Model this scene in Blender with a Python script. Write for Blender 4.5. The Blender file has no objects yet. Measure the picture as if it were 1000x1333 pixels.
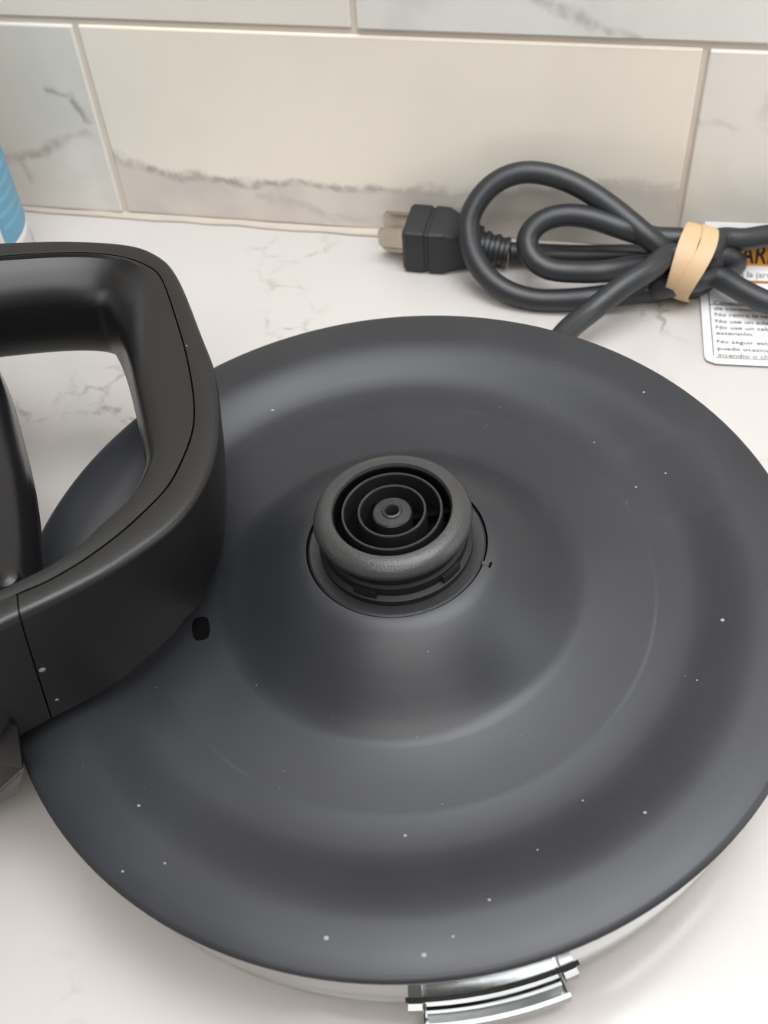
import bpy, bmesh, math, random
from mathutils import Vector, Matrix
S = bpy.context.scene
C = S.collection
PI = math.pi
sin, cos = math.sin, math.cos

# ------------------------------------------------------------------ camera
CAM = Vector((0.0360, -0.1384, 0.2133))
YAW, PITCH, ROLL, FPX = -0.2707, 0.8539, -0.0903, 1406.26
fw = Vector((sin(YAW)*cos(PITCH), cos(YAW)*cos(PITCH), -sin(PITCH)))
r0 = Vector((cos(YAW), -sin(YAW), 0))
u0 = r0.cross(fw)
rt = r0*cos(ROLL) + u0*sin(ROLL)
up = u0*cos(ROLL) - r0*sin(ROLL)
cd = bpy.data.cameras.new('camera')
cam = bpy.data.objects.new('camera', cd)
C.objects.link(cam)
M = Matrix((rt, up, -fw)).transposed().to_4x4()
M.translation = CAM
cam.matrix_world = M
cd.sensor_fit = 'VERTICAL'
cd.sensor_height = 36.0
cd.lens = FPX*36/1333
cd.clip_start = 0.01
cd.dof.use_dof = True
cd.dof.focus_distance = 0.235
cd.dof.aperture_fstop = 24
S.camera = cam

# ------------------------------------------------------------------ world, lights, exposure
w = bpy.data.worlds.new('kitchen_daylight')
S.world = w
w.use_nodes = True
wb = w.node_tree.nodes['Background']
wb.inputs[0].default_value = (1.0, 0.93, 0.85, 1)
wb.inputs[1].default_value = 0.32


def area(name, loc, target, sx, sy, power, col):
    l = bpy.data.lights.new(name, 'AREA')
    l.shape = 'RECTANGLE'
    l.size, l.size_y, l.energy, l.color = sx, sy, power, col
    o = bpy.data.objects.new(name, l)
    C.objects.link(o)
    o.location = loc
    o.rotation_euler = (Vector(target)-Vector(loc)).to_track_quat('-Z', 'Y').to_euler()
    return o


area('hood_light', (0.12, 0.01, 0.66), (0.12, 0.01, 0), 0.52, 0.28, 3.9, (0.95, 0.97, 1.0))
area('room_light', (0.22, -0.92, 1.50), (0.15, -.35, 0.05), 1.3, 0.8, 13.0, (0.99, 0.97, 0.95))
area('window_light', (1.25, 0.30, 0.62), (0.0, 0.0, 0.10), 1.1, 0.9, 8.5, (0.93, 0.96, 1.0))
S.view_settings.view_transform = 'Standard'
S.view_settings.look = 'None'
S.view_settings.gamma = 1
S.view_settings.exposure = 0.14
S.view_settings.use_curve_mapping = False


def at(px, py, z):                       # pixel of the photograph -> point at height z
    d = fw + rt*((px-500)/FPX) - up*((py-666.5)/FPX)
    return CAM + d*((z-CAM.z)/d.z)


def at_plane(px, py, P, n):
    d = fw + rt*((px-500)/FPX) - up*((py-666.5)/FPX)
    return CAM + d*((P-CAM).dot(n)/d.dot(n))


# ------------------------------------------------------------------ materials
class NT:
    def __init__(s, name):
        s.m = bpy.data.materials.new(name)
        s.m.use_nodes = True
        s.t = s.m.node_tree
        s.b = s.t.nodes['Principled BSDF']

    def n(s, typ, **kw):
        x = s.t.nodes.new(typ)
        for k, v in kw.items():
            if k.startswith('i_'):
                x.inputs[int(k[2:])].default_value = v
            else:
                setattr(x, k, v)
        return x

    def l(s, a, b):
        s.t.links.new(a, b)

    def math(s, op, a, b=None, clamp=False):
        x = s.n('ShaderNodeMath', operation=op, use_clamp=clamp)
        for i, v in enumerate((a, b)):
            if v is None:
                continue
            if isinstance(v, (int, float)):
                x.inputs[i].default_value = v
            else:
                s.l(v, x.inputs[i])
        return x.outputs[0]

    def mix(s, fac, a, b):
        x = s.n('ShaderNodeMix', data_type='RGBA')
        for i, v in ((0, fac), (6, a), (7, b)):
            if isinstance(v, (int, float)):
                x.inputs[i].default_value = v
            elif isinstance(v, tuple):
                x.inputs[i].default_value = (*v, 1)
            else:
                s.l(v, x.inputs[i])
        return x.outputs[2]

    def coords(s, kind='Object'):
        return s.n('ShaderNodeTexCoord').outputs[kind]

    def noise(s, vec, scale, detail=3, rough=.5, col=False):
        x = s.n('ShaderNodeTexNoise')
        s.l(vec, x.inputs['Vector'])
        x.inputs['Scale'].default_value = scale
        x.inputs['Detail'].default_value = detail
        x.inputs['Roughness'].default_value = rough
        return x.outputs[1 if col else 0]

    def ramp(s, v, a, b, lo=0., hi=1., smooth=True):
        x = s.n('ShaderNodeMapRange')
        if smooth:
            x.interpolation_type = 'SMOOTHSTEP'
        s.l(v, x.inputs[0])
        for i, q in ((1, a), (2, b), (3, lo), (4, hi)):
            x.inputs[i].default_value = q
        return x.outputs[0]

    def bump(s, h, strength, dist):
        x = s.n('ShaderNodeBump')
        x.inputs['Strength'].default_value = strength
        x.inputs['Distance'].default_value = dist
        s.l(h, x.inputs['Height'])
        s.l(x.outputs[0], s.b.inputs['Normal'])

    def base(s, c):
        if isinstance(c, tuple):
            s.b.inputs['Base Color'].default_value = (*c, 1)
        else:
            s.l(c, s.b.inputs['Base Color'])

    def set(s, rough=None, metal=None, spec=None, coat=None, coat_rough=None):
        if rough is not None:
            if isinstance(rough, (int, float)):
                s.b.inputs['Roughness'].default_value = rough
            else:
                s.l(rough, s.b.inputs['Roughness'])
        if metal is not None:
            s.b.inputs['Metallic'].default_value = metal
        if spec is not None:
            s.b.inputs['Specular IOR Level'].default_value = spec
        if coat is not None:
            s.b.inputs['Coat Weight'].default_value = coat
        if coat_rough is not None:
            s.b.inputs['Coat Roughness'].default_value = coat_rough


def plastic(name, col, rough, grain=0., gscale=3000, spec=.5, vary=.06):
    t = NT(name)
    c = t.coords()
    nz = t.noise(c, 60, 4)
    t.base(t.mix(nz, tuple(x*(1-vary) for x in col), tuple(x*(1+vary) for x in col)))
    t.set(rough=t.ramp(nz, .3, .7, rough*.93, rough*1.07), spec=spec)
    if grain:
        t.bump(t.noise(c, gscale, 2), grain, .0002)
    return t.m


def seg_mask(t, vec, a, b, width, strength):
    """1 on the segment a-b (wall x, z), falling to 0 at `width`"""
    ax = Vector((a[0], 0, a[1]))
    ba = Vector((b[0], 0, b[1])) - ax
    pa = t.n('ShaderNodeVectorMath', operation='SUBTRACT')
    t.l(vec, pa.inputs[0])
    pa.inputs[1].default_value = ax
    dt = t.n('ShaderNodeVectorMath', operation='DOT_PRODUCT')
    t.l(pa.outputs[0], dt.inputs[0])
    dt.inputs[1].default_value = ba/ba.length_squared
    h = t.math('ADD', dt.outputs['Value'], 0, clamp=True)
    sc = t.n('ShaderNodeVectorMath', operation='SCALE')
    sc.inputs[0].default_value = ba
    t.l(h, sc.inputs['Scale'])
    sb = t.n('ShaderNodeVectorMath', operation='SUBTRACT')
    t.l(pa.outputs[0], sb.inputs[0])
    t.l(sc.outputs[0], sb.inputs[1])
    ln = t.n('ShaderNodeVectorMath', operation='LENGTH')
    t.l(sb.outputs[0], ln.inputs[0])
    return t.ramp(ln.outputs['Value'], 0, width, strength, 0)


def marble(name, base, veins, shade=None, vein_col=(.33, .32, .30), cloud=None):
    """glazed marble-look tile; veins = [(x0,z0,x1,z1,width,strength)]; shade = (points, colour): below that line the stone is greyer"""
    t = NT(name)
    co = t.coords()
    flat = t.n('ShaderNodeVectorMath', operation='MULTIPLY')
    t.l(co, flat.inputs[0])
    flat.inputs[1].default_value = (1, 0, 1)
    wob = t.n('ShaderNodeVectorMath', operation='SCALE')
    cen = t.n('ShaderNodeVectorMath', operation='SUBTRACT')
    t.l(t.noise(flat.outputs[0], 90, 4, .6, True), cen.inputs[0])
    cen.inputs[1].default_value = (.5, .5, .5)
    t.l(cen.outputs[0], wob.inputs[0])
    wob.inputs['Scale'].default_value = .009
    wob2 = t.n('ShaderNodeVectorMath', operation='MULTIPLY')
    t.l(wob.outputs[0], wob2.inputs[0])
    wob2.inputs[1].default_value = (1, 0, 1)
    add = t.n('ShaderNodeVectorMath', operation='ADD')
    t.l(flat.outputs[0], add.inputs[0])
    t.l(wob2.outputs[0], add.inputs[1])
    p = add.outputs[0]
    big = t.noise(p, 18, 3)
    col = t.mix(t.ramp(big, .4, .7), base, tuple(x*.94 for x in base))
    if cloud:
        col = t.mix(t.ramp(t.noise(p, 26, 4), .5, .68, 0, .8), col, cloud)
    if shade:
        pts, sc = shade
        sep = t.n('ShaderNodeSeparateXYZ')
        t.l(p, sep.inputs[0])
        cv = t.n('ShaderNodeFloatCurve')
        x0, x1 = pts[0][0], pts[-1][0]
        mp = t.ramp(sep.outputs[0], x0, x1, 0, 1, False)
        t.l(mp, cv.inputs['Value'])
        c = cv.mapping.curves[0]
        for i, (x, z) in enumerate(pts):
            uu = (x-x0)/(x1-x0)
            vv = z/.1
            if i == 0:
                c.points[0].location = (uu, vv)
            elif i == len(pts)-1:
                c.points[1].location = (uu, vv)
        for (x, z) in pts[1:-1]:
            c.points.new((x-x0)/(x1-x0), z/.1)
        cv.mapping.update()
        line = t.math('MULTIPLY', cv.outputs[0], .1)
        d = t.math('SUBTRACT', line, sep.outputs[2])
        below = t.ramp(d, -.0012, .0015)
        fade = t.ramp(t.noise(p, 45, 4), .3, .75, 1., .55)
        col = t.mix(t.math('MULTIPLY', below, fade), col, sc)
    m = None
    for v in veins:
        k = seg_mask(t, p, v[:2], v[2:4], v[4], v[5])
        m = k if m is None else t.math('MAXIMUM', m, k)
    if m is not None:
        br = t.math('MULTIPLY', m, t.ramp(t.noise(flat.outputs[0], 230, 3), .32, .62, .35, 1))
        col = t.mix(br, col, vein_col)
    t.base(col)
    t.set(rough=.22, spec=.45)
    t.bump(t.noise(co, 160, 2), .08, .0006)
    return t.m


def quartz():
    t = NT('white_quartz')
    co = t.coords()
    n1 = t.noise(co, 9, 4)
    col = t.mix(t.ramp(n1, .45, .72), (.555, .53, .51), (.515, .49, .468))
    ds = t.n('ShaderNodeVectorMath', operation='SCALE')
    t.l(t.noise(co, 60, 4, .6, True), ds.inputs[0])
    ds.inputs['Scale'].default_value = .016
    ad = t.n('ShaderNodeVectorMath', operation='ADD')
    t.l(co, ad.inputs[0])
    t.l(ds.outputs[0], ad.inputs[1])
    v = t.n('ShaderNodeTexVoronoi', feature='DISTANCE_TO_EDGE')
    t.l(ad.outputs[0], v.inputs['Vector'])
    v.inputs['Scale'].default_value = 75
    edge = t.ramp(v.outputs['Distance'], 0, .10, 1, 0)
    patch = t.ramp(t.noise(co, 24, 2), .54, .68)
    brk = t.ramp(t.noise(co, 210, 3), .36, .64)
    msk = t.math('MULTIPLY', t.math('MULTIPLY', edge, patch), brk)
    col = t.mix(t.math('MULTIPLY', msk, .85), col, (.30, .265, .235))
    sp = t.ramp(t.noise(co, 420, 2), .70, .78, 0, .22)
    col = t.mix(t.math('MULTIPLY', sp, t.ramp(t.noise(co, 30, 2), .5, .65)), col, (.31, .26, .22))
    t.base(col)
    t.set(rough=.17, spec=.45)
    return t.m


def dish_mat():
    t = NT('charcoal_satin_plastic')
    co = t.coords()
    sep = t.n('ShaderNodeSeparateXYZ')
    t.l(co, sep.inputs[0])
    fl = t.n('ShaderNodeVectorMath', operation='MULTIPLY')
    t.l(co, fl.inputs[0])
    fl.inputs[1].default_value = (1, 1, 0)
    ln = t.n('ShaderNodeVectorMath', operation='LENGTH')
    t.l(fl.outputs[0], ln.inputs[0])
    rr = ln.outputs['Value']
    nz = t.noise(co, 38, 5)
    col = t.mix(t.ramp(nz, .35, .7), (.0205, .0220, .0265), (.0245, .0260, .0305))
    # rubbed wear ring where the kettle's foot turns, broken by noise
    ring = t.ramp(t.math('ABSOLUTE', t.math('SUBTRACT', rr, .0540)), .0001, .0006, 1, 0)
    ring = t.math('MULTIPLY', ring, t.ramp(t.noise(co, 26, 4), .48, .70, 0, .5))
    col = t.mix(ring, col, (.060, .063, .068))
    # wiped, slightly damp smear
    sm = t.n('ShaderNodeVectorMath', operation='DISTANCE')
    ds = t.n('ShaderNodeVectorMath', operation='SCALE')
    t.l(t.noise(co, 70, 4, .6, True), ds.inputs[0])
    ds.inputs['Scale'].default_value = .014
    ad = t.n('ShaderNodeVectorMath', operation='ADD')
    t.l(fl.outputs[0], ad.inputs[0])
    t.l(ds.outputs[0], ad.inputs[1])
    t.l(ad.outputs[0], sm.inputs[0])
    sm.inputs[1].default_value = (.062, .043, .007)
    smear = t.ramp(sm.outputs['Value'], .008, .013, 1, 0)
    t.base(col)
    rough = t.ramp(nz, .3, .7, .37, .42)
    rg = t.math('ADD', rough, t.math('MULTIPLY', smear, .22))
    t.set(rough=rg, spec=.50)
    t.bump(t.noise(co, 2600, 2), .05, .0002)
    return t.m


def chrome(name, rough=.06, col=(.82, .83, .83)):
    t = NT(name)
    c = t.coords()
    n = t.noise(c, 120, 3)
    t.base(t.mix(n, col, tuple(x*.96 for x in col)))
    t.set(rough=t.ramp(n, .3, .7, rough*.8, rough*1.3), metal=1)
    return t.m


MAT = {}
MAT['quartz'] = quartz()
MAT['dish'] = dish_mat()
MAT['hub'] = plastic('grey_black_moulded_nylon', (.042, .042, .042), .33, .35, 2600, vary=.25)
MAT['flange'] = plastic('dark_grey_flange_nylon', (.022, .023, .024), .42, .35, 2600)
MAT['ring'] = plastic('black_ring_nylon', (.020, .020, .020), .36, .2, 2600)
MAT['hub_dark'] = plastic('black_moulded_nylon', (.006, .006, .0065), .55, .2, 2600)
MAT['void'] = plastic('recess_shade_black', (.002, .002, .002), .9, spec=.08)  # near black colour holds the shade of holes, wells and gaps
MAT['handle'] = plastic('black_satin_handle_plastic', (.008, .0078, .0075), .38, .25, 2600)
MAT['grip'] = plastic('black_soft_grip_plastic', (.007, .007, .0075), .34, .08, 2600)
MAT['gloss'] = plastic('glossy_black_plastic', (.008, .008, .009), .22)
MAT['chrome'] = chrome('polished_chrome', .07, (.70, .715, .715))
MAT['satin_chrome'] = chrome('satin_chrome', .16, (.40, .42, .42))
MAT['dark_chrome'] = chrome('dark_chrome', .12, (.30, .31, .31))
MAT['steel'] = chrome('brushed_steel', .22, (.62, .62, .61))
MAT['blade'] = chrome('nickel_plug_blade', .28, (.50, .44, .37))
MAT['cord'] = plastic('black_rubber_cord', (.022, .024, .027), .42, .3, 1500, .5, .15)
MAT['plug'] = plastic('black_moulded_plug', (.016, .018, .021), .45, .3, 1800)
MAT['rubber'] = plastic('tan_rubber_band', (.60, .42, .25), .5, .3, 900, .4, .08)
MAT['card'] = plastic('white_label_card', (.80, .80, .80), .35)
MAT['ink'] = plastic('grey_black_print_ink', (.07, .07, .075), .5)
MAT['black_ink'] = plastic('black_print_ink', (.012, .012, .012), .5)
MAT['orange'] = plastic('orange_print_ink', (.78, .33, .035), .4)
MAT['rust'] = plastic('brown_orange_print_ink', (.42, .16, .05), .4)
MAT['grey_ink'] = plastic('grey_print_ink', (.42, .42, .43), .5)
MAT['white_bottle'] = plastic('white_bottle_plastic', (.82, .81, .80), .3)
MAT['blue'] = plastic('blue_label_print', (.12, .32, .46), .4)
MAT['lightblue'] = plastic('pale_blue_label_lettering', (.165, .385, .52), .4)
MAT['greylabel'] = plastic('grey_white_label_print', (.56, .55, .53), .4)
MAT['grout'] = plastic('beige_grout', (.72, .65, .57), .8, .5, 600, .3, .12)
MAT['caulk'] = plastic('cream_caulk', (.56, .50, .43), .55, .4, 200, .4, .12)
MAT['dust'] = plastic('pale_dust', (.30, .30, .29), .8)
MAT['residue'] = plastic('dried_residue', (.22, .22, .18), .8)


# ------------------------------------------------------------------ geometry helpers
def link(name, verts, faces, mat, parent=None, smooth=False, sharp=None, loc=None):
    me = bpy.data.meshes.new(name)
    me.from_pydata([tuple(v) for v in verts], [], faces)
    bm = bmesh.new()
    bm.from_mesh(me)
    bmesh.ops.remove_doubles(bm, verts=bm.verts, dist=1e-7)
    bmesh.ops.recalc_face_normals(bm, faces=bm.faces)
    bm.to_mesh(me)
    bm.free()
    me.materials.append(MAT[mat] if isinstance(mat, str) else mat)
    if smooth:
        for p in me.polygons:
            p.use_smooth = True
        if sharp:
            me.set_sharp_from_angle(angle=math.radians(sharp))
    o = bpy.data.objects.new(name, me)
    C.objects.link(o)
    if parent is not None:
        o.parent = parent
    if loc is not None:
        o.location = loc
    return o


def tag(o, label, cat=None, group=None, kind=None):
    if label:
        o['label'] = label
    if cat:
        o['category'] = cat
    if group:
        o['group'] = group
    if kind:
        o['kind'] = kind
    return o


def empty(name, loc, label, cat):
    o = bpy.data.objects.new(name, None)
    C.objects.link(o)
    o.location = loc
    o.empty_display_size = .01
    tag(o, label, cat)
    return o


def catmull(pts, n=6, closed=False):
    pts = [Vector(p) for p in pts]
    out = []
    N = len(pts)
    rng = N if closed else N-1
    for i in range(rng):
        if closed:
            p0, p1, p2, p3 = (pts[(i+k) % N] for k in (-1, 0, 1, 2))
        else:
            p1, p2 = pts[i], pts[i+1]
            p0 = pts[i-1] if i else p1*2-p2
            p3 = pts[i+2] if i+2 < N else p2*2-p1
        for k in range(n):
            t = k/n
            out.append(.5*((2*p1)+(p2-p0)*t+(2*p0-5*p1+4*p2-p3)*t*t+(3*p1-p0-3*p2+p3)*t**3))
    if not closed:
        out.append(pts[-1])
    return out


def relax(pts, it=2):
    for _ in range(it):
        pts = [pts[0]]+[(pts[i-1]+pts[i]*2+pts[i+1])/4 for i in range(1, len(pts)-1)]+[pts[-1]]
    return pts


def tube(path, rad, nseg=16, rfun=None):
    V, Fc = [], []
    n = len(path)
    T = [(path[min(i+1, n-1)]-path[max(i-1, 0)]).normalized() for i in range(n)]
    nrm = T[0].cross(Vector((0, 0, 1)))
    if nrm.length < 1e-4:
        nrm = Vector((1, 0, 0))
    nrm.normalize()
    for i in range(n):
        nrm = (nrm - T[i]*nrm.dot(T[i])).normalized()
        b = T[i].cross(nrm)
        rr = rfun(i, n) if rfun else rad
        for k in range(nseg):
            a = 2*PI*k/nseg
            V.append(path[i]+(nrm*cos(a)+b*sin(a))*rr)
    for i in range(n-1):
        for k in range(nseg):
            k2 = (k+1) % nseg
            Fc.append((i*nseg+k, i*nseg+k2, (i+1)*nseg+k2, (i+1)*nseg+k))
    Fc.append(tuple(range(nseg-1, -1, -1)))
    Fc.append(tuple((n-1)*nseg+k for k in range(nseg)))
    return V, Fc


def lathe(prof, n=96, closed=False, frame=None):
    """prof [(r,z)]; frame = (origin, ex, ey, ez)"""
    o, ex, ey, ez = frame or (Vector((0, 0, 0)), Vector((1, 0, 0)), Vector((0, 1, 0)), Vector((0, 0, 1)))
    V, Fc = [], []
    for (r, z) in prof:
        for k in range(n):
            a = 2*PI*k/n
            V.append(o + ex*(r*cos(a)) + ey*(r*sin(a)) + ez*z)
    m = len(prof)
    for i in range(m if closed else m-1):
        j = (i+1) % m
        for k in range(n):
            k2 = (k+1) % n
            Fc.append((i*n+k, i*n+k2, j*n+k2, j*n+k))
    if not closed:
        if prof[0][0] > 1e-6:
            Fc.append(tuple(range(n-1, -1, -1)))
        if prof[-1][0] > 1e-6:
            Fc.append(tuple((m-1)*n+k for k in range(n)))
    return V, Fc


def loft(rings, closed_caps=True):
    n = len(rings[0])
    V = [v for r in rings for v in r]
    Fc = []
    for i in range(len(rings)-1):
        for k in range(n):
            k2 = (k+1) % n
            Fc.append((i*n+k, i*n+k2, (i+1)*n+k2, (i+1)*n+k))
    if closed_caps:
        Fc.append(tuple(range(n-1, -1, -1)))
        Fc.append(tuple((len(rings)-1)*n+k for k in range(n)))
    return V, Fc


def bevel_box(x0, x1, y0, y1, z0, z1, b):
    bm = bmesh.new()
    bmesh.ops.create_cube(bm, size=1)
    for v in bm.verts:
        v.co = Vector(((x0+x1)/2+v.co.x*(x1-x0), (y0+y1)/2+v.co.y*(y1-y0), (z0+z1)/2+v.co.z*(z1-z0)))
    if b:
        bmesh.ops.bevel(bm, geom=bm.edges[:], offset=b, segments=2, affect='EDGES', profile=.5)
    V = [v.co.copy() for v in bm.verts]
    bm.verts.index_update()
    Fc = [tuple(v.index for v in f.verts) for f in bm.faces]
    bm.free()
    return V, Fc


def merge(*parts):
    V, Fc = [], []
    for v, f in parts:
        o = len(V)
        V += list(v)
        Fc += [tuple(i+o for i in q) for q in f]
    return V, Fc


def arc_block(r0, r1, z0, z1, a0, a1, n=16):
    """solid ring sector, degrees"""
    rings = []
    for i in range(n+1):
        a = math.radians(a0+(a1-a0)*i/n)
        d = Vector((cos(a), sin(a), 0))
        rings.append([d*r0+Vector((0, 0, z0)), d*r1+Vector((0, 0, z0)), d*r1+Vector((0, 0, z1)), d*r0+Vector((0, 0, z1))])
    return loft(rings)


# ------------------------------------------------------------------ setting: countertop, wall, tiles
YW = 0.1621
V, Fc = bevel_box(-.9, .9, -.46, YW+.012, -.03, 0, .002)
o = link('countertop', V, Fc, 'quartz')
tag(o, 'white quartz kitchen countertop with faint grey brown veining under everything', 'countertop', kind='structure')

V, Fc = bevel_box(-.9, .9, YW+.0009, YW+.03, 0, .76, 0)
wall = link('wall_back', V, Fc, 'grout')
tag(wall, None, kind='structure')

CREAM = (.89, .83, .73)
GREY = (.575, .57, .53)
m_mid = marble('cream_marble_tile', CREAM, [
    (-.131, .0236, -.118, .0190, .0030, .55), (-.118, .0190, -.100, .0172, .0030, .85), (-.100, .0172, -.072, .0167, .0024, .8),
    (-.072, .0167, -.038, .0170, .0022, .7), (-.038, .0170, .0, .0195, .0026, .4), (.018, .0225, .036, .0250, .0030, .35),
    (.036, .0250, .053, .0240, .0028, .32), (-.080, .012, -.055, .0055, .0025, .30), (-.055, .0055, -.036, .0070, .0022, .28),
    (-.016, .0095, .018, .0100, .0055, .32)],
    ([(-.132, .0240), (-.118, .0186), (-.095, .0170), (-.04, .0170), (-.005, .0190), (.03, .0235), (.055, .0225)], (.63, .575, .53)),
    vein_col=(.30, .28, .26))
m_left = marble('green_grey_marble_tile', (.74, .72, .66), [
    (-.171, .0200, -.150, .0265, .0030, .6), (-.150, .0265, -.136, .0320, .0024, .35), (-.166, .0200, -.163, .0135, .0025, .4),
    (-.147, .0470, -.139, .0450, .0022, .7), (-.139, .0450, -.1345, .0370, .0022, .8), (-.20, .035, -.17, .02, .004, .4)],
    cloud=(.82, .80, .76), vein_col=(.34, .29, .26))
m_right = marble('grey_white_marble_tile', (.80, .76, .70), [
    (.056, .0465, .068, .0445, .0020, .35), (.0765, .0560, .0745, .049, .004, .4), (.0745, .049, .083, .041, .004, .45), (.083, .041, .11, .030, .004, .4)],
    cloud=(.70, .69, .64), vein_col=(.42, .42, .39))
m_upper_r = marble('upper_grey_marble_tile', (.78, .77, .74), [
    (.000, .0850, .014, .0775, .0030, .45), (.014, .0775, .026, .0735, .0030, .6), (.026, .0735, .036, .0700, .0024, .6),
    (-.03, .084, .0, .085, .003, .4)], cloud=(.66, .66, .63), vein_col=(.36, .36, .34))
m_upper_l = marble('upper_cream_marble_tile', (.84, .80, .73), [], vein_col=(.35, .34, .32))
m_any = marble('pale_marble_tile', (.78, .75, .70), [(-.3, .11, -.1, .16, .004, .5), (.02, .12, .16, .20, .004, .5), (-.2, .22, .1, .27, .004, .5),
               (-.4, .3, .4, .34, .004, .4)], cloud=(.7, .69, .66))
TW, TH, GR = .1855, .0651, .0021
for row in range(11):
    z0 = .0018 + row*0 + (.0008 if row else 0) + row*(TH+GR)
    xo = -.1303 if row % 2 == 0 else -.1303+.0880
    for col in range(-3, 4):
        x0 = xo + col*(TW+.0018)
        if x0 < -.55 or x0 > .40:
            continue
        if row == 0:
            m = {0: m_mid, -1: m_left, 1: m_right}.get(col, m_any)
        elif row == 1:
            m = {0: m_upper_r, -1: m_upper_l}.get(col, m_any)
        else:
            m = m_any
        dy = [0, -.0006, .0002, -.0002][(row+col) % 2] if row < 2 else 0
        V, Fc = bevel_box(x0, x0+TW, YW+dy, YW+.008, z0, z0+TH+(0 if row else .0008), .0006)
        link('tile', V, Fc, m, wall)

# caulk bead along the foot of the wall
rings = []
random.seed(4)
for i in range(121):
    x = -.6 + i*.01
    j = random.uniform(-.0004, .0005)
    k = random.uniform(-.0003, .0004)
    rings.append([Vector((x, YW+.002, 0)), Vector((x, YW-.0018+j, 0)), Vector((x, YW-.0011+j, .0006+k*.5)), Vector((x, YW-.0003, .0017+k)), Vector((x, YW+.002, .0020))])
o = link('trim_1', *loft(rings), 'caulk', smooth=True)
tag(o, None, kind='structure')

# ------------------------------------------------------------------ power base
nb = Vector((-.0346, -.0153, 1)).normalized()
exb = Vector((0, 1, 0)).cross(nb).normalized()
eyb = nb.cross(exb)
base = empty('kettle_power_base', (0, 0, .030), 'round charcoal kettle power base with chrome side and raised central connector on the counter', 'kettle base')
base.matrix_world = Matrix(((exb.x, eyb.x, nb.x, 0), (exb.y, eyb.y, nb.y, 0), (exb.z, eyb.z, nb.z, .0303), (0, 0, 0, 1)))

FLZ = .0090                                           # height of the connector flange above the rim
dish_prof = [(.0190, FLZ-.0022), (.0190, FLZ), (.0205, FLZ-.0002), (.0225, FLZ-.0012), (.0255, FLZ-.0030), (.0290, FLZ-.0058), (.0325, .0004),
             (.0352, -.0018), (.0374, -.0032), (.0390, -.0039), (.0406, -.0042), (.0480, -.0044), (.0533, -.00450), (.0539, -.00447), (.0546, -.00452), (.0575, -.0045),
             (.0605, -.0044), (.0626, -.0040), (.0652, -.0031), (.0685, -.0017), (.0712, -.0007), (.0735, -.0001), (.0755, .0001),
             (.0800, 0), (.0838, -.0002), (.0847, -.0005), (.0851, -.0010), (.0850, -.0017), (.0842, -.0021), (.0830, -.0022), (.0780, -.0022)]
V, Fc = lathe(dish_prof, 160)
Fc = [f for f in Fc if len(f) == 4]
dish = link('dish', V, Fc, 'dish', base, True, 40)
dish['label'] = 'charcoal satin plastic top dish'

band = [(.0815, -.0020), (.0838, -.0022), (.0842, -.0026), (.0842, -.0036), (.0836, -.0042), (.0832, -.0060), (.0826, -.0150), (.0818, -.0235), (.0810, -.0258), (.0795, -.0266), (.0700, -.0266)]
V, Fc = lathe(band, 160)
Fc = [f for f in Fc if len(f) == 4]
cb = link('chrome_band', V, Fc, 'chrome', base, True, 35)
cb['label'] = 'polished chrome side band'
V, Fc = lathe([(.001, -.0250), (.0795, -.0250), (.0795, -.0266), (.0640, -.0268), (.0640, -.0277), (.0560, -.0277), (.0560, -.0266), (.001, -.0266)], 96)
link('foot_plate', V, Fc, 'hub_dark', base, True, 30)

# connector hub
FZ = FLZ
flange = [(.0030, FZ-.0020), (.0030, FZ-.0006), (.0140, FZ-.0004), (.0182, FZ-.0001), (.0186, FZ-.0004), (.0186, FZ-.0022)]
hub = link('connector_hub', *lathe([(.0001, FZ-.002)]+flange[2:]+[(.0001, FZ-.0022)], 96), 'flange', base, True, 30)
hub['label'] = 'raised round power connector'
# dark gap ring around the flange, with the little key notch on the right
link('flange_gap', *lathe([(.0184, FZ-.0019), (.0192, FZ-.0019), (.0192, FZ-.0023), (.0184, FZ-.0023)], 96, True), 'void', hub, True, 30)
an = math.radians(-9)
for (a, b, nm, mt, dz) in ((.0191, .0206, 'key_slot', 'void', .00035), (.0186, .0199, 'key_tab', 'hub', .0006)):
    hw = .0008 if nm == 'key_slot' else .00045
    bx = bevel_box(a, b, -hw, hw, FZ-.0014, FZ-.0003+dz-.0002, .0001)
    link(nm, [Matrix.Rotation(an, 3, 'Z') @ v for v in bx[0]], bx[1], mt, hub)
# neck below the cap
neck = [(.0160, FZ-.0006), (.0160, FZ+.0012), (.0150, FZ+.0018), (.0150, FZ+.0040), (.0143, FZ+.0043), (.0143, FZ+.0052), (.0147, FZ+.0054), (.0147, FZ+.0080), (.0128, FZ+.0082), (.0128, FZ-.0006)]
link('neck', *lathe(neck, 96, True), 'hub_dark', hub, True, 30)
for a in (-102, -32, 40, 110, 180):
    link('clip', *arc_block(.0145, .0158, FZ+.0016, FZ+.0034, a-9, a+9, 8), 'hub_dark', hub)
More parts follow.
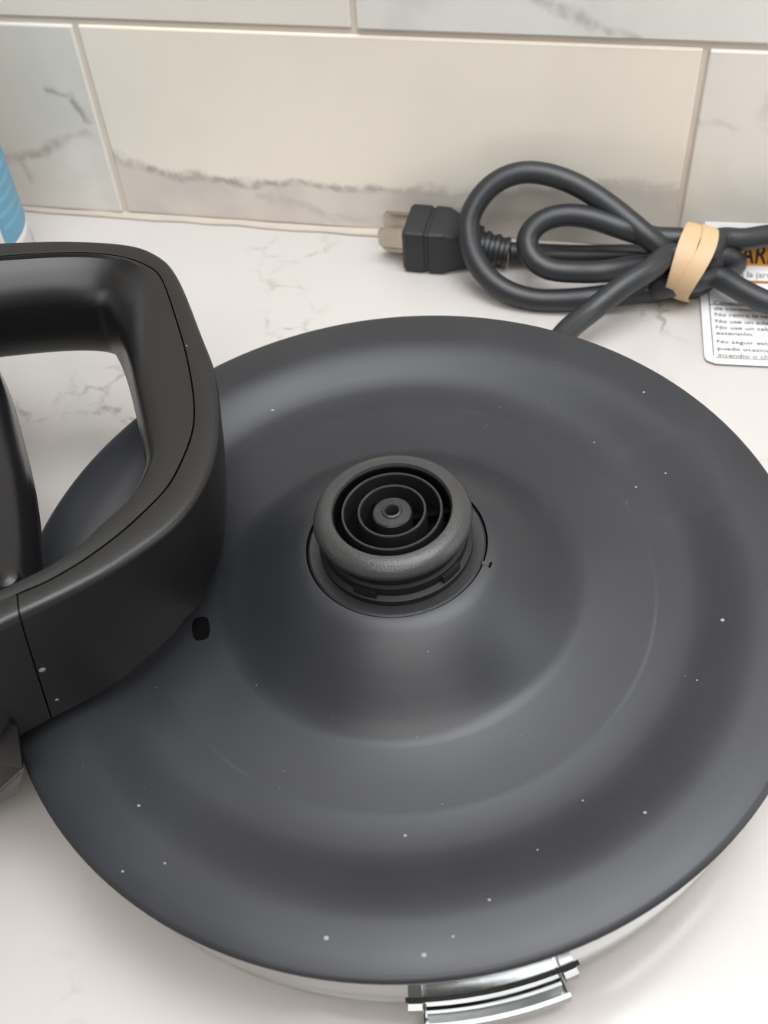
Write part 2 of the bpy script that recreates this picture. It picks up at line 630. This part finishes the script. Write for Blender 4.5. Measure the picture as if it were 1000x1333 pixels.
# cap: rounded outer ring, sunken middle, two thin rings, centre post
TZ = .0200
cap = [(.0119, TZ-.0058), (.0120, TZ-.0002), (.0123, TZ+.0002), (.0133, TZ+.0002), (.0145, TZ-.0002), (.0154, TZ-.0008), (.0160, TZ-.0016), (.0162, TZ-.0023), (.0160, TZ-.0029),
       (.0154, TZ-.0032), (.0146, TZ-.0033), (.0130, TZ-.0058)]
o = link('cap_ring', *lathe(cap, 96, True), 'hub', hub, True, 40)
o['label'] = 'worn grey rim of the connector'
link('cap_shade_liner', *lathe([(.01175, TZ-.0062), (.01175, TZ-.0008), (.01192, TZ-.0006), (.0121, TZ-.0012), (.0121, TZ-.0062)], 80, True), 'void', hub, True, 30)  # added tube: puts the darkness of the cap's recess into its black colour
link('well', *lathe([(.0001, TZ-.0062), (.0126, TZ-.0062), (.0126, TZ-.0072), (.0001, TZ-.0072)], 64), 'void', hub, True, 30)
for (ra, rb) in ((.0097, .0103), (.0064, .0070)):
    link('contact_ring', *lathe([(ra, TZ-.0064), (ra, TZ-.0007), (ra+.00015, TZ-.0005), (rb-.00015, TZ-.0005), (rb, TZ-.0007), (rb, TZ-.0064)], 80, True), 'ring', hub, True, 30)
post = [(.0013, TZ-.0050), (.0013, TZ-.0008), (.0015, TZ-.0005), (.0019, TZ-.0006), (.0021, TZ-.0009), (.0037, TZ-.0010), (.0040, TZ-.0013), (.0040, TZ-.0064), (.0013, TZ-.0064)]
o = link('centre_post', *lathe(post, 64, True), 'ring', hub, True, 35)
link('post_hole', *lathe([(.0001, TZ-.0040), (.00132, TZ-.0040), (.00132, TZ-.0046), (.0001, TZ-.0046)], 24), 'void', hub)
for a in (80, 185, 300):
    q = Vector((cos(math.radians(a)), sin(math.radians(a)), 0))*.0030
    V, Fc = lathe([(.00018, 0), (.00034, 0), (.00034, .00012), (.00018, .00012)], 16, True)
    link('moulded_mark', [v+q+Vector((0, 0, TZ-.00106)) for v in V], Fc, 'hub', hub)
# three thin webs that join the rings deep in the well
for a in (20, 140, 260):
    bx = bevel_box(.0040, .0122, -.0005, .0005, TZ-.0062, TZ-.0038, 0)
    link('web', [Matrix.Rotation(math.radians(a), 3, 'Z') @ v for v in bx[0]], bx[1], 'void', hub)

# small drain slot: flat black oval on the dish floor, hole's shade as colour
ring_o, ring_i, ring_b = [], [], []
hc = Vector((-.0405, -.0182, -.00430))
rad_d = Vector((hc.x, hc.y, 0)).normalized()
tan_d = Vector((-rad_d.y, rad_d.x, 0))
rings = []
for (rx, ry, dz) in ((.0019, .0030, -.0002), (.0019, .0030, .00022), (.0016, .0027, .00022), (.0012, .0023, .00016)):
    rings.append([hc+rad_d*0+Vector((0.93, .37, 0)).normalized()*(rx*math.copysign(abs(cos(a))**.7, cos(a)))+Vector((-.37, .93, 0)).normalized()*(ry*math.copysign(abs(sin(a))**.7, sin(a)))+Vector((0, 0, dz)) for a in [2*PI*k/24 for k in range(24)]])
o = link('drain_slot_shade', *loft(rings), 'void', base, True, 30)
o['label'] = 'flat black oval painting the dark inside of a small drain slot'

# dust on the dish
random.seed(11)
V, Fc = [], []


def dish_z(r):
    pts = dish_prof[1:25]
    for (a, za), (b, zb) in zip(pts, pts[1:]):
        if a <= r <= b:
            return za+(zb-za)*(r-a)/(b-a)
    return 0


def bl(px, py, dz=0):                    # pixel -> point in the base's frame
    Pn = Vector((0, 0, .030))+nb*dz
    X = at_plane(px, py, Pn, nb)-Vector((0, 0, .030))
    return Vector((X.dot(exb), X.dot(eyb), X.dot(nb)))


specks = [(352, 522, .42), (943, 800, .42), (552, 1244, .40), (840, 1057, .3), (838, 512, .3), (525, 1075, .28), (425, 1222, .4), (868, 606, .25), (830, 618, .25), (775, 560, .22),
          (180, 1048, .28), (160, 1135, .22), (215, 1125, .22), (590, 1220, .25), (637, 1172, .25), (760, 1030, .2), (700, 1100, .18), (910, 875, .2), (560, 870, .15)]
for (px, py, s) in specks:
    q = bl(px, py)
    q.z = dish_z(math.hypot(q.x, q.y))
    bx = lathe([(.0001, .00025), (.6, .0002), (1, 0)], 7)
    o0 = len(V)
    V += [q+Vector((v.x*s*.0012, v.y*s*.0012, v.z*.6+.00003)) if False else q+Vector((v.x*s*.0012, v.y*s*.0010, v.z*.5+.00002)) for v in bx[0]]
    Fc += [tuple(i+o0 for i in f) for f in bx[1]]
for _ in range(45):
    a = random.uniform(0, 2*PI)
    r = math.sqrt(random.uniform(.03**2, .084**2))
    s = random.uniform(.05, .10)
    q = Vector((r*cos(a), r*sin(a), dish_z(r)))
    bx = lathe([(.0001, .0002), (1, 0)], 6)
    o0 = len(V)
    V += [q+Vector((v.x*s*.0012, v.y*s*.0012, v.z*.4+.00002)) for v in bx[0]]
    Fc += [tuple(i+o0 for i in f) for f in bx[1]]
o = link('dust_specks', V, Fc, 'dust', base)
o['kind'] = 'stuff'

# chrome rocker switch in a slot of the side band
sw = link('switch', *merge(arc_block(.0852, .0860, -.0266, -.0236, -77.5, -59.2, 24), arc_block(.0815, .0858, -.0266, -.0260, -77.5, -59.2, 24)), 'satin_chrome', base, True, 30)
sw['label'] = 'curved chrome switch bar'
link('switch_slot', *arc_block(.0818, .0825, -.0202, -.0199, -79.5, -57, 28), 'hub_dark', sw)
link('switch_face', *arc_block(.0816, .0838, -.0260, -.0226, -77, -59.8, 28), 'dark_chrome', sw)
for a in (-78.3, -58.4):
    link('pivot', *arc_block(.0818, .0838, -.0226, -.0204, a-.9, a+.9, 6), 'dark_chrome', sw)

# ------------------------------------------------------------------ kettle lying on its side, its handle over the base
nh = Vector((.115, .045, 1)).normalized()
P0 = Vector((-.050, -.042, .0645))
kettle = empty('electric_kettle', (-.14, -.07, 0), 'black electric kettle lying on its side with its loop handle over the base', 'kettle')


def kid(name, vf, mat, parent=kettle, smooth=True, sharp=35, label=None):
    V, Fc = vf
    off = Vector((-.14, -.07, 0))
    o = link(name, [v-off for v in V], Fc, mat, parent, smooth, sharp)
    if label:
        o['label'] = label
    return o


stations = [  # outer edge, groove, inner edge of the handle's flat face
    ((-110, 322), (-110, 342), (-110, 374)), ((-50, 316), (-50, 336), (-50, 368)), ((0, 313.5), (0, 333), (0, 362)), ((60, 311), (60, 329), (60, 357)), ((110, 311.5), (110, 328), (107, 358)),
    ((150, 314), (145, 331), (129, 364)), ((183, 319), (172, 337), (139, 380)), ((208, 331), (195, 347), (148, 396)), ((224, 345), (208, 358), (155, 415)),
    ((238, 370), (218, 381), (162, 440)), ((251, 402), (228, 412), (169, 470)), ((264, 437), (239, 447), (175, 498)), ((277, 468), (247, 483), (181, 525)),
    ((284, 500), (252, 515), (185, 550)), ((287, 533), (253, 545), (188, 572)), ((286, 567), (249, 567), (188, 588)), ((280, 597), (240, 592), (184, 603)),
    ((269, 626), (223, 627), (174, 625)), ((250, 658), (206, 647), (161, 645)), ((224, 686), (188, 665), (146, 659)), ((192, 710), (161, 690), (127, 675)),
    ((160, 732), (135, 710), (110, 694)), ((127, 752), (110, 728), (90, 711)), ((92, 770), (82, 745), (70, 726)), ((60, 786), (54, 760), (45, 740)),
    ((27, 801), (24, 772), (20, 752)), ((-15, 822), (-17, 793), (-20, 772)), ((-65, 850), (-66, 820), (-68, 798))]
O_ = [at_plane(*s[0], P0, nh) for s in stations]
G_ = [at_plane(*s[1], P0, nh) for s in stations]
I_ = [at_plane(*s[2], P0, nh) for s in stations]
NS = 5
O_, G_, I_ = (relax(catmull(a, NS), 6) for a in (O_, G_, I_))
NP = len(O_)
SEAM = 25*NS


def lerp(a, b, t):
    return a+(b-a)*t


def sm(t):
    t = max(0, min(1, t))
    return t*t*(3-2*t)


def params(i):
    s = i/NS
    far = 1-sm((s-5)/6)                 # 1 on the far bar, 0 on the near arm
    t = lerp(lerp(.0325, .0368, sm((s-16)/7)), .0270, far)
    return far, t


dn = -nh


def sec_cover(i):
    far, t = params(i)
    o, g = O_[i], G_[i]
    out = (o-g)
    wd = out.length
    e = out/wd
    g = g+e*(.00022 if i <= SEAM else -.0004)
    f = .0016
    pts = [g+dn*.0001, g+e*.0003]
    for k in range(6):
        a = PI/2*k/5
        pts.append(o+e*(-f+f*sin(a))+dn*(f-f*cos(a)))
    pts.append(o+e*.0004+dn*(t*.45))
    fb = .0050
    for k in range(7):
        a = PI/2*k/6
        pts.append(o+e*(-fb+fb*cos(a))+dn*(t-fb+fb*sin(a)))
    pts.append(g+dn*t)
    pts.append(g+dn*(t*.5))
    pts.append(g+dn*.0012)
    return pts


def sec_grip(i):
    far, t = params(i)
    g, inn = G_[i], I_[i]
    ed = (inn-g)
    wd = ed.length
    e = ed/wd
    g = g+e*.00022
    wd -= .00022
    q = lerp(.40, .92, far)*wd          # how much of the top rolls over
    dep = lerp(.0042, .0105, far)
    pts = [g+dn*.0012, g+dn*.0001]
    pts.append(g+e*((wd-q)*.5))
    for k in range(9):
        a0 = .80*far
        a = a0+(PI/2-a0)*k/8
        pts.append(g+e*(wd-q+q*(sin(a)-sin(a0))/(1-sin(a0)))+dn*(.0008*far+dep*(1-cos(a)-(1-cos(a0)))/cos(a0)))
    br = min(.0085, wd*.8)
    bd = lerp(.008, .0105, far)
    for k in range(8):
        a = PI/2*k/7
        pts.append(g+e*(wd-br+br*cos(a))+dn*(t-bd+bd*sin(a)))
    pts.append(g+dn*t)
    pts.append(g+dn*(t*.5))
    return pts


kid('handle_cover', loft([sec_cover(i) for i in range(0, SEAM+1)]), 'handle', label='matt outer shell of the handle beyond a dark groove')
grip = kid('handle_grip', loft([sec_grip(i) for i in range(0, NP)]), 'grip', label='smooth rounded inner grip of the handle')
gap = .0003
mr = [sec_cover(i) for i in range(SEAM+1, NP)]
_e = (O_[SEAM]-G_[SEAM])*0
mr.insert(0, [a+(b-a)*0 for a, b in zip(sec_cover(SEAM), mr[0])])
mr[0] = [p+(q-p).normalized()*gap for p, q in zip(mr[0], mr[1])]
kid('handle_mount', loft(mr), 'handle', label='square lug joining the handle to the kettle foot')
# dark lining inside the groove
kid('groove_lining', loft([[G_[i]+dn*.0010+(O_[i]-G_[i]).normalized()*.0006, G_[i]+dn*.0010-(O_[i]-G_[i]).normalized()*.0006,
                            G_[i]+dn*.006-(O_[i]-G_[i]).normalized()*.0006, G_[i]+dn*.006+(O_[i]-G_[i]).normalized()*.0006] for i in range(40, SEAM)]), 'void')

# body of revolution: axis runs away from the camera, a little left and down
ad = Vector((-.20, .975, -.06)).normalized()
ae = Vector((0, 0, 1)).cross(ad).normalized()*-1       # to the right
af = ae.cross(ad).normalized()
if af.z < 0:
    af = -af
Rr = .066
A = Vector((-.1270, -.078, Rr+.0005))
fr = (A, ae, af, ad)
kid('foot_collar', lathe([(.0001, .0005), (.056, .0005), (.0635, .0015), (.0655, .004), (.0655, .0085), (.0646, .0088), (.0646, .0095), (.0655, .0098), (.0652, .022), (.064, .030), (.060, .0302), (.0001, .0302)], 96, False, fr), 'handle', label='black plastic foot of the kettle')
kid('body', lathe([(.0001, .029), (.0580, .029), (.0545, .050), (.0480, .075), (.0410, .100), (.0370, .122), (.0360, .128), (.0001, .128)], 96, False, fr), 'steel', label='brushed steel body')
kid('lid', lathe([(.0001, .126), (.0365, .126), (.0370, .130), (.0355, .136), (.0280, .141), (.0001, .143)], 72, False, fr), 'gloss', label='black lid')
kid('lid_knob', lathe([(.0001, .141), (.0100, .141), (.0090, .147), (.0110, .152), (.0090, .155), (.0001, .156)], 40, False, fr), 'gloss')
# spine strip that carries both ends of the handle along the body
sp = []
for (px, py, z) in ((60, 790, .058), (49, 740, .058), (48, 715, .058), (46, 680, .058), (40, 625, .058), (25, 562, .058), (8, 500, .058), (-16, 450, .058), (-50, 400, .056), (-95, 360, .055)):
    sp.append(at(px, py, z))
sp = relax(catmull(sp, 4), 2)
rings = []
for i, p in enumerate(sp):
    t = (sp[min(i+1, len(sp)-1)]-sp[max(i-1, 0)]).normalized()
    e = Vector((t.y, -t.x, 0)).normalized()
    rings.append([p+e*(-.020+.020*cos(a))+Vector((0, 0, -.004+.0135*sin(a))) if abs(a) < PI/2+.01 else p+e*(-.034)+Vector((0, 0, -.004+.0135*math.copysign(1, sin(a)))) for a in [-PI/2+PI*k/12 for k in range(13)]+[PI*.7, -PI*.7]])
kid('spine', loft(rings), 'gloss', label='glossy black spine behind the handle opening')
# small moulded bump where spine meets the lower arm
bc = at(8, 752, .0640)
V, Fc = lathe([(.0001, .0006), (.0012, .0005), (.0020, 0), (.0024, -.001), (.0024, -.006), (.0001, -.006)], 32)
kid('boss', ([v+bc for v in V], Fc), 'handle')
# foot bracket under the lug, with a bevelled lower facet
bk = Vector((-.016, .001, 0))
hp = [at(24, 1034, .020), at(32, 1001, .0330), at(24, 940, .0400), at(-45, 1072, .010), at(-45, 900, .034), at(-45, 870, .034)]
hull = hp + [q+bk for q in hp]
bm = bmesh.new()
for q in hull:
    bm.verts.new(q)
ret = bmesh.ops.convex_hull(bm, input=bm.verts[:])
bmesh.ops.delete(bm, geom=list({e for e in ret['geom_interior'] if isinstance(e, bmesh.types.BMVert)}), context='VERTS')
bmesh.ops.bevel(bm, geom=bm.edges[:], offset=.0004, segments=2, affect='EDGES')
bm.verts.index_update()
kid('foot_bracket', ([v.co.copy() for v in bm.verts], [tuple(v.index for v in f.verts) for f in bm.faces]), 'gloss', sharp=30)
bm.free()
kid('bracket_seam', tube([lerp(hp[0], hp[4], .04+.96*k/6)+(CAM-hp[0]).normalized()*.0002 for k in range(7)], .00035, 8), 'void')
# dried specks stuck to the outer shell
from mathutils.bvhtree import BVHTree
cv_rings = [sec_cover(i) for i in range(0, SEAM+1)]
cvV, cvF = loft(cv_rings)
bvh = BVHTree.FromPolygons([tuple(v) for v in cvV], cvF)
V, Fc = [], []
for (px, py, s) in ((55, 872, .0006), (52, 889, .0003), (74, 911, .00035), (219, 631, .00025), (243, 450, .0002), (127, 688, .0003), (115, 697, .0003), (88, 740, .00028), (235, 505, .00016)):
    d = fw + rt*((px-500)/FPX) - up*((py-666.5)/FPX)
    loc, nor, _, _ = bvh.ray_cast(CAM, d.normalized())
    if loc is None:
        continue
    if nor.dot(d) > 0:
        nor = -nor
    e1 = nor.orthogonal().normalized()
    e2 = nor.cross(e1)
    v2, f2 = lathe([(.0001, .00012), (s*.6, .0001), (s, 0)], 8)
    o0 = len(V)
    V += [loc+e1*v.x+e2*v.y*1.3+nor*(v.z+.00002) for v in v2]
    Fc += [tuple(i+o0 for i in f) for f in f2]
o = kid('dried_specks', (V, Fc), 'residue')
o['kind'] = 'stuff'

# ------------------------------------------------------------------ power cord, folded and banded
CR = .0034
cordroot = empty('power_cord', at(905, 345, 0.0), 'black power cord folded into loops and tied with a rubber band by the wall', 'cord')
croff = cordroot.location.copy()


def ckid(name, vf, mat, parent=cordroot, smooth=True, sharp=40):
    return link(name, [v-croff for v in vf[0]], vf[1], mat, parent, smooth, sharp)


BC = Vector((.0612, .1400, .0118))       # centre of the banded bundle
nL = Vector((0, -.035, .0330)).normalized()
PL = at(720, 391, CR+.0002)


def L(px, py):                           # the big loop leans back on the wall
    return at_plane(px, py, PL, nL)


kS = Vector((0, -.012, .0135)).normalized()
PS = at(750, 354, .0112)


def s_(px, py):
    return at_plane(px, py, PS, kS)


def B(dy, dz, dx=0):
    return BC+Vector((dx, dy, dz))


pts = [Vector((.012, .072, .012)), Vector((.020, .086, .0118)), at(735, 434, .0115), at(771, 404, .0125), at(813, 371, .0165), at(846, 351, .0180), B(-.0034, .0060, -.008), B(-.0030, .0058, -.003), B(-.0005, .0066, .004),
       at(936, 311, .0170), at(967, 312, .0160), at(1000, 307, .0155), at(1035, 308, .0140), at(1066, 326, .0115), at(1080, 352, .0085), at(1070, 382, .0068), at(1040, 398, .0064),
       at(1000, 394, .0072), at(960, 375, .0085), at(930, 359, .0092), B(-.0048, -.0014, .001), B(-.0056, -.0042, -.008), at(844, 378, .0050),
       L(782, 386), L(740, 390), L(698, 390), L(662, 380), L(636, 362), L(618, 336), L(610, 305), L(613, 279), L(631, 250), L(657, 231), L(688, 224), L(724, 230), L(761, 246), L(802, 274), L(844, 309),
       B(.0020, .0022, -.006), B(.0010, -.0005, .003), at(934, 334, .0130), at(950, 336, .0120), at(958, 343, .0085), at(950, 350, .0055), at(934, 350, .0050), B(.0005, -.0068, .003), B(-.0006, -.0066, -.006), at(845, 346, .0098),
       s_(792, 353), s_(750, 354), s_(714, 350), s_(692, 334), s_(687, 310), s_(704, 289), s_(735, 280), s_(771, 284), s_(813, 298), at(850, 309, .0168), B(.0066, .0050, -.006), B(.0066, .0050, .004)]
path = catmull(pts, 8)
path = relax(path, 4)
cable = ckid('cable', tube(path, CR, 14), 'cord')
zz = [v.z for v in path]
pts2 = [B(.0060, -.0045, .004), B(.0060, -.0050, -.006), at(834, 333, .0060), at(766, 333, .0048), at(720, 332, .0045), at(688, 330, .0046), at(664, 329, .0050)]
path2 = relax(catmull(pts2, 8), 2)
ckid('cable', tube(path2, CR, 14), 'cord')
# strain relief and plug
sr0, plug_c = at(662, 329, .0052), at(566, 312, .0078)
pd = (plug_c-sr0)
pd.z = 0
pd.normalize()
ps = Vector((-pd.y, pd.x, 0))
if ps.y > 0:
    ps = -ps
zv = Vector((0, 0, 1))
srp = [sr0+pd*(.0128*k/32)+zv*(.0018*k/32) for k in range(33)]
ckid('strain_relief', tube(srp, .005, 18, lambda i, n: .0042+.0012*i/n+(.0006 if (i//4) % 2 == 0 and i < 24 else 0)), 'plug')


def psec(dist, hw, hh, zc, ch):
    c = plug_c+pd*dist
    c.z = zc
    P = []
    for (sx, sz) in ((-1, -1), (1, -1), (1, 1), (-1, 1)):
        cx, cz = sx*(hw-ch), sz*(hh-ch)
        for k in range(4):
            a0 = {(-1, -1): PI, (1, -1): 1.5*PI, (1, 1): 0, (-1, 1): .5*PI}[(sx, sz)]
            a = a0+PI/2*k/3
            P.append(c+ps*(cx+ch*cos(a))+zv*(cz+ch*sin(a)))
    return P


fr0 = at(530, 312, .0078)
lf = (fr0-plug_c).dot(pd)
zc = .0080
plug = ckid('plug', loft([psec(-.0155, .0048, .0046, zc-.001, .0015), psec(-.0120, .0056, .0052, zc-.0006, .0015), psec(-.0062, .0075, .0066, zc, .0014), psec(-.0040, .0082, .0074, zc, .0012), psec(.0004, .0084, .0074, zc, .0012),
                         psec(.0008, .0080, .0070, zc, .0012), psec(.0016, .0080, .0070, zc, .0012), psec(.0020, .0084, .0074, zc, .0012), psec(lf-.001, .0084, .0074, zc, .0012), psec(lf, .0078, .0068, zc, .0010)]), 'plug', sharp=25)
plug['label'] = 'moulded black three prong plug'
for (so, zo, hw, hh, ln) in ((-.0048, .0022, .0008, .0032, .0088), (.0042, .0022, .0008, .0032, .0085)):
    rings = []
    for d in (lf-.002, lf+ln-.0008, lf+ln):
        c = plug_c+pd*d
        c.z = zc+zo
        k = .7 if d == lf+ln else 1
        rings.append([c+ps*(so+a*hw)+zv*(b*hh*k) for (a, b) in ((-1, -1), (1, -1), (1, 1), (-1, 1))])
    b = link('blade', [v-croff for v in loft(rings)[0]], loft(rings)[1], 'blade', plug)
    b['label'] = 'nickel plug blade'
gp = plug_c+pd*(lf-.002)
gp.z = zc-.0042
b = ckid('ground_pin', tube([gp+pd*(.0105*k/6) for k in range(7)], .0022, 14, lambda i, n: .0022 if i < 5 else .0022-.0006*(i-4)), 'blade', plug)

# rubber band round the bundle
ba = Vector((.93, -.15, -.15)).normalized()
b2 = Vector((0, 1, 0))
b2 = (b2-ba*b2.dot(ba)).normalized()
b3 = ba.cross(b2)
if b3.z < 0:
    b3 = -b3


def band_ring(r_in, off, width, wave, thick=.0007, tilt=0.):
    rings = []
    n = 72
    for k in range(n+1):
        a = 2*PI*k/n
        d = b2*cos(a)*1.06+b3*sin(a)*1.0
        sh = off+wave*sin(2*a+.6)+tilt*cos(a)
        rr = r_in*(1+.02*sin(3*a))
        c = BC+Vector((-.001, .0015, .0006))+d*rr+ba*sh
        rings.append([c-ba*width/2, c+ba*width/2, c+ba*width/2*.98+d*thick, c+ba*width*.2+d*(thick+.0002), c-ba*width*.2+d*(thick+.0002), c-ba*width/2*.98+d*thick])
    return loft(rings)


V, Fc = merge(band_ring(.0100, -.0020, .0056, .0005), band_ring(.0104, .0022, .0050, -.0010, tilt=.0006))
o = link('rubber_band', [v-BC for v in V], Fc, 'rubber', None, True, 40, BC)
tag(o, 'wide tan rubber band wound twice around the folded black cord', 'rubber band')

# ------------------------------------------------------------------ warning label: card lying on the counter and bent up the wall
c_bl = at(918, 473, .0008)
c_tl = at(904, 385, .0008)
uu = (at(1000, 477, .0008)-c_bl)
uu.z = 0
uu.normalize()
vv = Vector((-uu.y, uu.x, 0))
ylim = YW-.0075
rb = .0070
v_flat = (ylim-rb-c_bl.y)/vv.y
skew = (c_tl-c_bl).dot(uu)/(c_tl-c_bl).dot(vv)


def card(u, v, h=0.):
    """u right, v away from the viewer along the card, h above its face"""
    if v <= v_flat:
        p = c_bl+uu*u+vv*v
        return Vector((p.x, p.y, .0008+h))
    a = min((v-v_flat)/rb, 1.2)
    p = c_bl+uu*u+vv*(v_flat+(rb-h)*sin(a))
    z = .0008+h+(rb-h)*(1-cos(a))
    ex = v-v_flat-1.2*rb
    if ex > 0:
        p = p+vv*(ex*cos(1.2))
        z += ex*sin(1.2)
    return Vector((p.x, p.y, z))


CW, CH = .0560, v_flat+.0196
SK = -.0001


def card_sheet(u0, u1, v0, v1, h, t, nu=3, nv=40, rc=0.):
    rows = []
    for j in range(nv+1):
        v = v0+(v1-v0)*j/nv
        ins = 0.
        if rc and v-v0 < rc:
            ins = rc-math.sqrt(max(0, rc*rc-(rc-(v-v0))**2))
        rows.append([(u0+ins+(u1-u0-2*ins)*i/nu, v) for i in range(nu+1)])
    V = [card(u, v, h+t) for r in rows for (u, v) in r]+[card(u, v, h) for r in rows for (u, v) in r]
    n = nu+1
    N = len(rows)*n
    Fc = []
    for j in range(nv):
        for i in range(nu):
            a = j*n+i
            Fc.append((a, a+1, a+n+1, a+n))
            Fc.append((N+a, N+a+n, N+a+n+1, N+a+1))
    for j in range(nv):
        Fc.append((j*n, (j+1)*n, N+(j+1)*n, N+j*n))
        Fc.append((j*n+nu, N+j*n+nu, N+(j+1)*n+nu, (j+1)*n+nu))
    for i in range(nu):
        Fc.append((i, N+i, N+i+1, i+1))
        a = nv*n+i
        Fc.append((a, a+1, N+a+1, N+a))
    return V, Fc


lab = link('warning_label', *card_sheet(0, CW, 0, CH, 0, .0002, 3, 44, .0030), 'card')
tag(lab, 'white warning label with orange heading and spanish print under the cord', 'label')


def vof(px, py):                         # card coordinates of a pixel on the flat part
    d = at(px, py, .001)-c_bl
    return d.dot(uu), d.dot(vv)


def text(name, s, u, v, size, mat, stretch=1.0, bold=0.):
    cu = bpy.data.curves.new('t', 'FONT')
    cu.body = s
    cu.size = size
    cu.offset = bold
    cu.resolution_u = 3
    ob = bpy.data.objects.new('t', cu)
    C.objects.link(ob)
    dg = bpy.context.evaluated_depsgraph_get()
    me = bpy.data.meshes.new_from_object(ob.evaluated_get(dg))
    bpy.data.objects.remove(ob)
    bpy.data.curves.remove(cu)
    me.name = name
    for vt in me.vertices:
        vt.co = card(u+vt.co.x*stretch, v+vt.co.y, .00030)
    me.materials.clear()
    me.materials.append(MAT[mat])
    o = bpy.data.objects.new(name, me)
    C.objects.link(o)
    o.parent = lab
    return o


def strip(name, u0, u1, v0, v1, mat, h=.00021, t=.00004, nv=4):
    return link(name, *card_sheet(u0, u1, v0, v1, h, t, 1, nv), mat, lab)


# border line
bu, bv = .0024, .0026
b0 = link('border_line', *merge(card_sheet(bu, bu+.0003, bv+.0008, v_flat-.004, .00021, .00004, 1, 4), card_sheet(bu+.0006, CW-.0024, bv-.0002, bv+.0001, .00021, .00004, 1, 2)), 'ink', lab)
lines = [('incendio o choque', 462), ('puede ocasionar', 453.5), ('No seguir estas', 444.5), ('extension.', 433.5), ('No use un cable de', 426), ('No use un adaptador', 418), ('No retire la terminal', 409.5), ('de conexion a tierra', 401.5), ('Conectar a un', 394)]
for (s, py) in lines:
    s = s.replace('extension', 'extensi\u00f3n').replace('conexion', 'conexi\u00f3n')
    u, v = vof(926, py+2)
    text('spanish_text', s, bu+.0013, v, .00235, 'ink', 1.12, .00002)
strip('grey_rule', bu+.0003, CW-.0024, vof(915, 397)[1], vof(915, 395)[1]+.0001, 'grey_ink')


def card_at(px, py):                     # nearest card coordinates for a pixel (searches along the bend)
    best = None
    d = (fw + rt*((px-500)/FPX) - up*((py-666.5)/FPX)).normalized()
    for i in range(0, 120):
        u = CW*i/119
        for j in range(0, 90):
            v = CH*j/89
            q = card(u, v)-CAM
            e = (q-d*q.dot(d)).length
            if best is None or e < best[0]:
                best = (e, u, v)
    return best[1], best[2]


uA, vA = card_at(966, 341)
_, vT = card_at(980, 318)
_, vS = card_at(985, 365)
_, vS2 = card_at(985, 370)
strip('orange_band', .0024, CW-.0024, vA-.0008, vT+.0004, 'orange', nv=10)
strip('brown_rule', .0024, CW-.0024, vS2, vS, 'rust')
hgt = (vT-vA)
sz = hgt/.70
tx = text('warning_text', 'WARNING', uA-sz*.92*.74-.0015, vA, sz, 'black_ink', .74, .00012)
text('small_print', 'Si usa la jarra', uA-.006, vS+.0012, .0030, 'ink', 1.0)

# ------------------------------------------------------------------ bottle in the far left corner
bt = empty('bottle', (-.1700, .1215, 0), 'white plastic bottle with a blue label standing behind the kettle at left', 'bottle')
BR = .0222
bp = [(.0001, 0), (.019, 0), (.0212, .0008), (BR, .003), (BR, .098), (.0212, .106), (.0175, .114), (.0125, .119), (.0110, .121), (.0110, .127), (.0001, .127)]
link('body', *lathe(bp, 72), 'white_bottle', bt, True, 40)
link('cap', *lathe([(.0001, .1265), (.0125, .1265), (.0130, .1275), (.0130, .142), (.0122, .1435), (.0001, .1435)], 48), 'blue', bt, True, 40)


def wrap(a0, a1, z0f, z1f, h, t=.00008, n=24):
    """curved sticker on the bottle, angles in degrees, z limits as functions of 0..1"""
    rings = []
    for i in range(n+1):
        k = i/n
        a = math.radians(a0+(a1-a0)*k)
        d = Vector((cos(a), sin(a), 0))
        z0, z1 = z0f(k), z1f(k)
        rings.append([d*(BR+h)+Vector((0, 0, z0)), d*(BR+h+t)+Vector((0, 0, z0)), d*(BR+h+t)+Vector((0, 0, z1)), d*(BR+h)+Vector((0, 0, z1))])
    return loft(rings)


lb = link('blue_label', *wrap(-18, 70, lambda k: .0180+.002*k, lambda k: .085, .00002), 'blue', bt, True, 40)
for z in range(14):
    zb = .024+z*.0042
    link('label_text_line', *wrap(-14, 26-5*(z % 3), lambda k: zb, lambda k: zb+.0015, .00012, .00003, 10), 'lightblue', lb)
link('label_border', *wrap(-19, 70, lambda k: .0165+.002*k, lambda k: .0176+.002*k, .00002), 'white_bottle', lb, True, 40)
link('pale_panel', *wrap(-14, 24, lambda k: .0040, lambda k: .0155+.001*k, .00002), 'greylabel', lb, True, 40)
link('blue_outline', *wrap(-19, -15, lambda k: .0010, lambda k: .0165, .00003), 'blue', lb, True, 40)
link('blue_outline', *wrap(24.5, 28.5, lambda k: .0010, lambda k: .0100+.004*k, .00003), 'blue', lb, True, 40)
